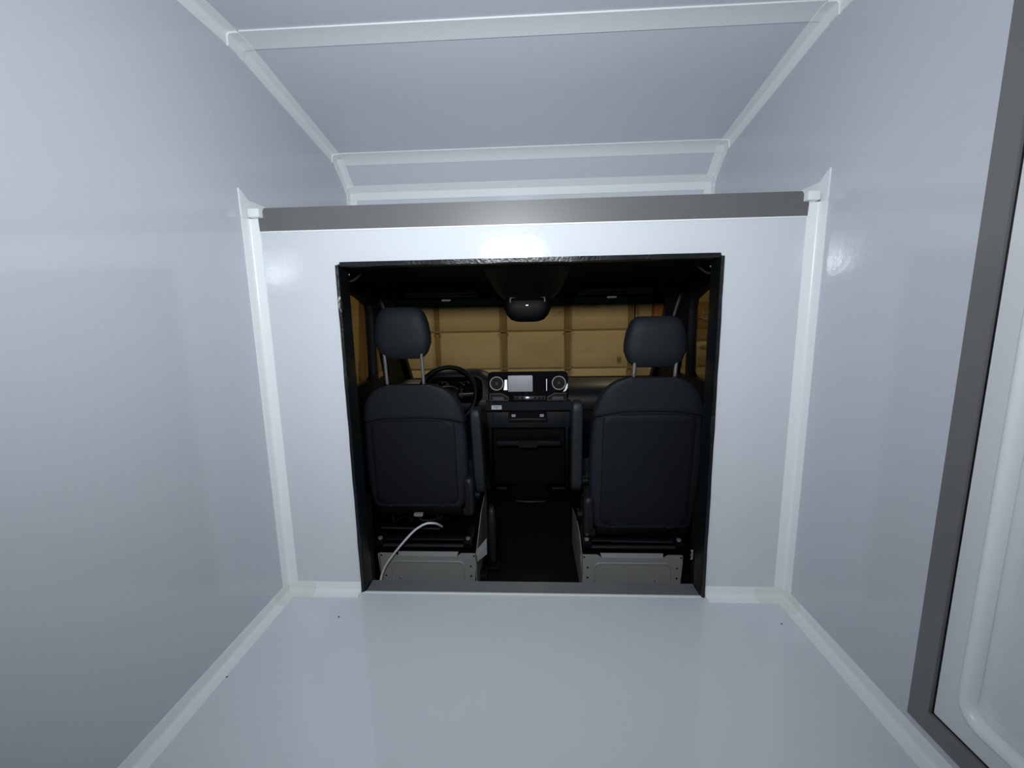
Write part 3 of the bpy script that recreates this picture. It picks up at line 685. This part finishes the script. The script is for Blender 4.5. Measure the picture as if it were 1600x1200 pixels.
# steering wheel
WX, WY, WZ, WR = -.487, .90, .655, .185
sw = empty('steering_wheel', (WX, WY, WZ-.2)); tag(sw, 'black steering wheel half hidden behind the left seat', 'steering wheel')
ax = Vector((0, -math.cos(.42), math.sin(.42)))
obj('rim', torus(bmesh.new(), (WX, WY, WZ), WR-.015, .0155, ax, 56, 12), 'black', sw, angle=70)
e1 = Vector((1, 0, 0)); e2 = ax.cross(e1); C0 = V(WX, WY, WZ)+(-ax)*.02
bm = bmesh.new(); o_ = sell(.07, .058, 3, 28)
loft(bm, [[C0+e1*u*k+e2*v*k+ax*d for u, v in o_] for d, k in ((-.02, .85), (.0, 1.0), (.018, .95), (.026, .75))]); obj('airbag_hub', bm, 'black', sw, angle=60)
for a0, a1 in ((0, 1), (PI, 1), (-PI/2, 1)):
    for dd in ((0,) if a0 != -PI/2 else (-.3, .3)):
        a = a0+dd; d = e1*math.cos(a)+e2*math.sin(a)*(1 if e2.z > 0 else -1)
        obj('spoke', tube(bmesh.new(), [C0+d*.05, C0+d*.11, V(WX, WY, WZ)+d*(WR-.02)], [.016, .012, .011]), 'plast', sw)
obj('column', tube(bmesh.new(), [C0, C0-ax*.14], .035, 16), 'black', sw)
for s in (-1, 1):
    obj('stalk', tube(bmesh.new(), [C0-ax*.03+e1*s*.02, C0-ax*.03+e1*s*.15+e2*.01], [.007, .009]), 'black', sw)
pb = C0+ax*.02+e1*.085
for k in range(4):
    obj('wheel_button', disc(bmesh.new(), pb+e2*(.012*(k-1.5)), .004, ax, .004, 8), 'plast', sw)

# ================================================================== OVERHEAD
oc = empty('overhead_console', (0, .75, 1.30)); tag(oc, 'black overhead console hanging from the headliner above the windscreen centre', 'console')
rings = []
for z, hwid, yy0, yy1 in ((1.33, .215, .38, 1.02), (1.30, .205, .50, 1.02), (1.262, .190, .66, 1.02), (1.235, .172, .74, 1.01), (1.208, .140, .80, 1.0), (1.196, .115, .82, .98)):
    rings.append([V(-.0+u, (yy0+yy1)/2+v, z) for u, v in sell(hwid, (yy1-yy0)/2, 5, 32)])
obj('console_shell', loft(bmesh.new(), rings), 'plast', oc, angle=50)
rings = []
for z, hwid, d in ((1.215, .120, .045), (1.19, .133, .055), (1.15, .132, .056), (1.115, .117, .052), (1.09, .095, .044), (1.079, .066, .032), (1.076, .04, .02)):
    rings.append([V(-.004+u, .885+v, z) for u, v in sell(hwid, d, 4, 32)])
ms = obj('sensor_housing', loft(bmesh.new(), rings), 'black', oc, angle=60)
obj('handle', tube(bmesh.new(), smooth_path([(-.098, .815, 1.186), (-.097, .805, 1.203), (-.085, .80, 1.212), (0, .795, 1.215), (.078, .80, 1.212), (.090, .805, 1.203), (.091, .815, 1.186)], 5), .0042), 'steel', ms)
obj('lens', B(-.012, .0, .826, .832, 1.166, 1.170), 'satin', ms)
for s, nm in ((-1, 'left'), (1, 'right')):
    vs = empty('sun_visor', (s*.5, .95, 1.22)); tag(vs, 'black sun visor folded up above the %s half of the windscreen' % nm, 'sun visor', 'sun visors')
    c = s*.48
    obj('visor_panel', prism(bmesh.new(), rrect(.80, 1.0, 1.232, 1.254, .010), c-.20, c+.20, YZ), 'head', vs)
    obj('visor_clip', B(c-.026, c+.026, .94, .955, 1.203, 1.213), 'steel', vs)
    obj('visor_rod', tube(bmesh.new(), [(c-.2, .86, 1.228), (c+.2, .86, 1.228)], .006), 'plast', vs)

# ================================================================== GARAGE OUTSIDE
GF = -.66; GY = 4.3
struct('floor_garage', B(-3.2, 3.0, -3.9, 4.6, GF-.05, GF), 'gfloor', 'concrete garage floor outside the van', 'floor')
struct('wall_garage_left', B(-3.25, -3.2, -3.9, 4.6, GF, 2.75), 'gwall', 'tan garage wall on the left outside the van', 'wall')
struct('wall_garage_right', B(3.0, 3.05, -3.9, 4.6, GF, 2.75), 'gwall', 'tan garage wall on the right outside the van', 'wall')
struct('wall_garage_front', B(1.45, 3.0, GY+.05, GY+.10, GF, 2.75), 'gwall', 'pale tan wall to the right of the garage door', 'wall')
struct('wall_garage_lintel', B(-3.2, 1.45, GY+.05, GY+.10, 1.94, 2.75), 'gwall', 'tan wall above the garage door', 'wall')
struct('ceiling_garage', B(-3.2, 3.0, -3.9, 4.6, 2.75, 2.8), 'gwall', 'tan garage ceiling above the van', 'ceiling')
gd = empty('garage_door', (-.8, GY, GF)); tag(gd, 'tan sectional garage door with brown stiles in front of the windscreen', 'garage door')
XS = [-3.07, -2.18, -1.295, -.371, .506, 1.353]
pan = {}
for k in range(5):
    z0 = -.66+.52*k
    sec = obj('door_section', B(-3.12, 1.40, GY+.02, GY+.045, z0+.003, z0+.517), 'gdoor', gd)
    obj('joint', B(-3.12, 1.40, GY+.016, GY+.03, z0+.515, z0+.5225), 'gstile', sec)
    for i in range(len(XS)-1):
        a, b = XS[i]+.045, XS[i+1]-.045
        w_ = round(b-a, 3)
        if w_ not in pan:
            pan[w_] = obj('panel', B(a, b, GY+.012, GY+.02, z0+.012, z0+.508, bev=.004), 'gdoor', sec)
        else: inst(pan[w_], sec, ((a+b)/2, GY+.016, z0+.26))
    for i, x in enumerate(XS):
        w_ = .031
        key = 'stile'
        if key not in pan: pan[key] = obj('stile', B(x-w_, x+w_, GY-.022, GY+.02, z0+.003, z0+.517, bev=.004), 'gstile', sec)
        else: inst(pan[key], sec, (x, GY-.001, z0+.26))
        if 'hinge' not in pan: pan['hinge'] = obj('hinge', tube(bmesh.new(), [(x-.045, GY-.026, z0+.518), (x+.045, GY-.026, z0+.518)], .011), 'gstile', sec)
        else: inst(pan['hinge'], sec, (x, GY-.026, z0+.518))
tk = empty('door_track', (1.42, GY, GF)); tag(tk, 'dark upright steel track at the right end of the garage door', 'track')
obj('channel', prism(bmesh.new(), [(1.400, GY-.06), (1.440, GY-.06), (1.440, GY+.05), (1.434, GY+.05), (1.434, GY-.05), (1.400, GY-.05)], GF, 1.94, XY), 'gstile', tk, smooth=False)
for z in (0, .6, 1.2): obj('track_bracket', B(1.40, 1.45, GY-.064, GY-.058, z, z+.05), 'satin', tk)
obj('pull_rope', B(1.18, 1.235, GY-.03, GY+.0, .49, .535, bev=.003), 'gstile', gd)
wb = empty('wall_box', (1.75, GY, 1.0)); tag(wb, 'orange brown box hung on the wall beside the garage door', 'box')
obj('box_body', B(1.64, 1.90, GY-.10, GY+.05, .98, 1.40, bev=.006), 'orange', wb)
obj('box_lid', B(1.635, 1.905, GY-.108, GY-.10, 1.28, 1.405, bev=.002), 'brown', wb)
obj('wall_batten', B(1.53, 1.545, GY+.044, GY+.052, .3, 2.0), 'ply', bpy.data.objects['wall_garage_front'])
# things seen through the right door window
cbx = empty('wall_cabinet', (2.45, 4.17, .76)); tag(cbx, 'brown wooden cabinet on the garage wall seen through the right window', 'cabinet')
obj('cabinet_body', B(1.94, 2.95, 4.02, 4.348, .76, 1.24), 'brown', cbx)
for k, (x0_, x1_) in enumerate(((1.945, 2.44), (2.45, 2.945))):
    dd = obj('cabinet_door', B(x0_, x1_, 4.0, 4.02, .765, 1.235, bev=.004), 'brown', cbx)
    xm = (x0_+x1_)/2+.04
    obj('handle', tube(bmesh.new(), smooth_path([(xm-.08, 4.0, 1.055), (xm-.075, 3.975, 1.05), (xm, 3.972, 1.03), (xm+.075, 3.975, 1.05), (xm+.08, 4.0, 1.055)], 4), .007), 'satin', dd)
    obj('latch', disc(bmesh.new(), (xm-.04, 3.985, 1.105), .014, (0, 1, 0), .016), 'satin', dd)
ap = empty('storage_chest', (2.45, 4.05, GF)); tag(ap, 'olive tan chest standing below the brown cabinet in the right window', 'chest')
rings = []
for z, g in ((GF, 0), (.60, 0), (.70, -.008), (.735, -.025), (.745, -.06)):
    rings.append([V(2.45+u, 4.05+v, z) for u, v in sell(.50+g, .28+g, 10, 40)])
obj('chest_body', loft(bmesh.new(), rings), 'olive', ap, angle=50)
obj('hose', tube(bmesh.new(), smooth_path([(2.08, 3.77, .69), (2.13, 3.752, .715), (2.19, 3.752, .70), (2.215, 3.752, .64), (2.22, 3.755, .575)], 6), .012), 'gstile', ap)
obj('recess', prism(bmesh.new(), rrect(2.06, 2.16, .46, .58, .03), 3.760, 3.775, XZ), 'gstile', ap)
# things seen through the left door window
pw_ = empty('plywood_sheet', (-2.55, 3.8, GF)); tag(pw_, 'tall tan plywood sheet leaning against the garage door, in the left window', 'plywood')
def lean(x0, x1, y, top, d):
    bm = bmesh.new(); k = (4.262-y-d)
    loft(bm, [[V(x0, y+e, GF), V(x1, y+e, GF), V(x1, y+k+e, top), V(x0, y+k+e, top)] for e in (0, d)]); return bm
obj('sheet', lean(-2.92, -2.315, 3.78, 1.75, .018), 'ply', pw_, smooth=False)
obj('edge_strip', lean(-2.315, -2.309, 3.779, 1.75, .02), 'brown', pw_, smooth=False)
db = obj('plank', lean(-2.30, -2.225, 3.86, 1.9, .03), 'brown', None, smooth=False); tag(db, 'dark brown plank leaning beside the plywood sheet in the left window', 'plank')
# two ceiling lamps of the garage
for x in (-1.2, 1.2):
    gl = empty('garage_lamp', (x, 2.7, 2.55)); tag(gl, 'ceiling lamp of the garage above and ahead of the cab, on its %s' % ('left' if x < 0 else 'right'), 'lamp')
    obj('fixture', B(x-.32, x+.32, 2.62, 2.78, 2.66, 2.745, bev=.01), 'white', gl)
    l = bpy.data.lights.new('garage_lamp_light', 'AREA'); l.shape = 'RECTANGLE'; l.size = .6; l.size_y = .14; l.energy = GARAGE_W; l.color = (1.0, .87, .65)
    lo = bpy.data.objects.new('garage_lamp_light', l); COL.objects.link(lo); lo.parent = gl; lo.location = V(0, 0, .10)
